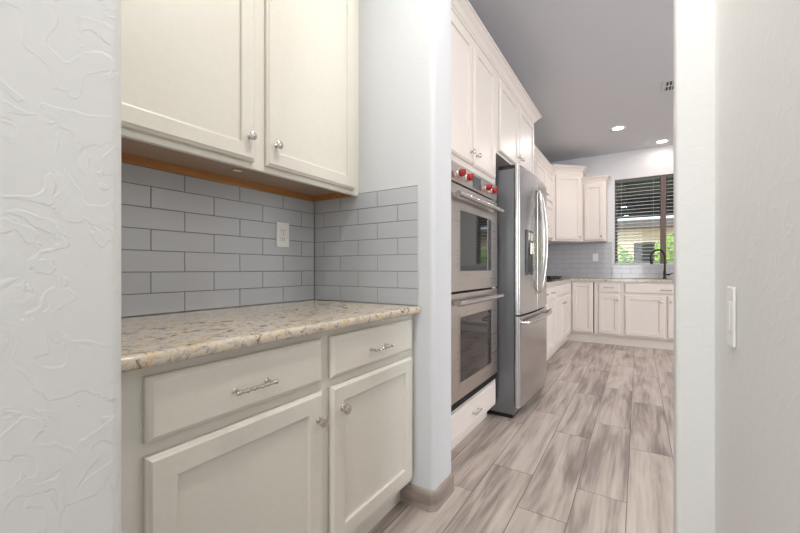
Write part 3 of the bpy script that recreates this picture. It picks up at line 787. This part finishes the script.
bm = NB(); box(bm, -5, 7, 1.45, 1.65, 2.27, 2.715); link('beam', bm, M_DARKW, t)
for k in range(16): 
    bm = NB(); box(bm, -4.8+k*.75, -4.7+k*.75, -2.0, 1.449, 2.62, 2.7195); link('rafter', bm, M_DARKW, t)
for x in (-3.2, 1.9, 5.0):
    bm = NB(); box(bm, x-.09, x+.09, 1.46, 1.64, -.05, 2.2695, .006, 1); link('post', bm, M_DARKW, t)
def bush(x, y, rx, ry, h, lab, zb=-.06):
    bm = NB(); bmesh.ops.create_icosphere(bm, subdivisions=3, radius=1.)
    for v in bm.verts:
        n = .12*math.sin(v.co.x*9+x*3)+.1*math.sin(v.co.y*11+v.co.z*7+x)+random.uniform(-.07, .07)
        v.co = v.co*(1+n); v.co = Vector((v.co.x*rx, v.co.y*ry, max(-.98, v.co.z)*h/2+h/2))
    core = link('foliage', bm, M_LEAF, None)
    t_ = thing('garden_bush', lab, 'bush', (x, y, zb), 0, 'bushes beyond the patio'); core.parent = t_
    bm = NB()
    for k in range(900):
        th = random.uniform(0, 2*PI); ph = math.acos(random.uniform(-.6, 1)); rr = random.uniform(.92, 1.14)
        p = Vector((rx*rr*math.sin(ph)*math.cos(th), ry*rr*math.sin(ph)*math.sin(th), h/2+h/2*rr*math.cos(ph)))
        u = Vector((random.uniform(-1, 1), random.uniform(-1, 1), random.uniform(-1, 1))).normalized(); v = u.orthogonal().normalized(); s = random.uniform(.04, .08)
        bm.faces.new([bm.verts.new(p+u*s), bm.verts.new(p+v*s*.5), bm.verts.new(p-u*s), bm.verts.new(p-v*s*.5)])
    link('leaves', bm, M_LEAF, t_)
    bm = NB(); tube(bm, [(0, 0, 0), (.03, 0, h*.3), (0, .03, h*.5)], [.06, .05, .04], 8); link('stem', bm, M_DARKW, t_)
bush(-2.6, 13.2, .85, .6, 1.9, 'leafy green bush leftmost beyond the patio'); bush(-.75, 12.8, .72, .6, 1.75, 'leafy green bush beyond the patio, second from the left')
bush(.95, 13.0, .75, .6, 2.0, 'leafy green bush beyond the patio, second from the right'); bush(2.75, 13.4, .8, .6, 1.9, 'leafy green bush rightmost beyond the patio')
t = thing('neighbour_house', 'tan stucco house with low flat grey roof beyond the garden', 'house', (0, 26, -.06))
bm = NB(); box(bm, -14, 16, 0, 6, 0, 3.5); link('wall', bm, M_STUC, t)
bm = NB(); extrude_profile(bm, [(-.6, 3.5), (6.6, 3.5), (6.0, 3.95), (-.6, 3.95)], 'x', -14.5, 16.5); link('roof', bm, M_ROOFT, t)
# patio table and grill-like dark seat silhouettes outside
t = thing('patio_chair', 'dark wicker patio chair outside the kitchen window', 'chair', (-.55, 8.6, -.05), R(200))
bm = NB(); box(bm, -.3, .3, -.28, .28, .38, .46, .02, 2); link('seat', bm, M_DARKW, t)
bm = NB(); box(bm, -.3, .3, .24, .30, .4605, 1.15, .02, 2); link('backrest', bm, M_DARKW, t)
for sx_ in (-.27, .27):
    for sy_ in (-.25, .25):
        bm = NB(); box(bm, sx_-.02, sx_+.02, sy_-.02, sy_+.02, 0, .3795); link('leg', bm, M_DARKW, t)

t = thing('storage_locker', 'tall dark grey storage locker on the patio outside the kitchen window', 'locker', (.10, 8.9, -.0495))
bm = NB(); box(bm, -.17, .17, -.2, .2, .06, 1.62, .006, 1); link('body', bm, M_DARKW, t)
bm = NB(); box(bm, -.155, .155, -.222, -.2005, .08, 1.60, .004, 1); o = link('door', bm, M_ROOFU, t)
bm = NB(); tube(bm, [(.12, -.2225, .8), (.12, -.245, .8), (.12, -.245, .95), (.12, -.2225, .95)], .006, 8); link('handle', bm, M_NICKEL, o)
for sx_ in (-.13, .13):
    for sy_ in (-.16, .16):
        bm = NB(); box(bm, sx_-.02, sx_+.02, sy_-.02, sy_+.02, 0, .0595); link('foot', bm, M_DARKW, t)
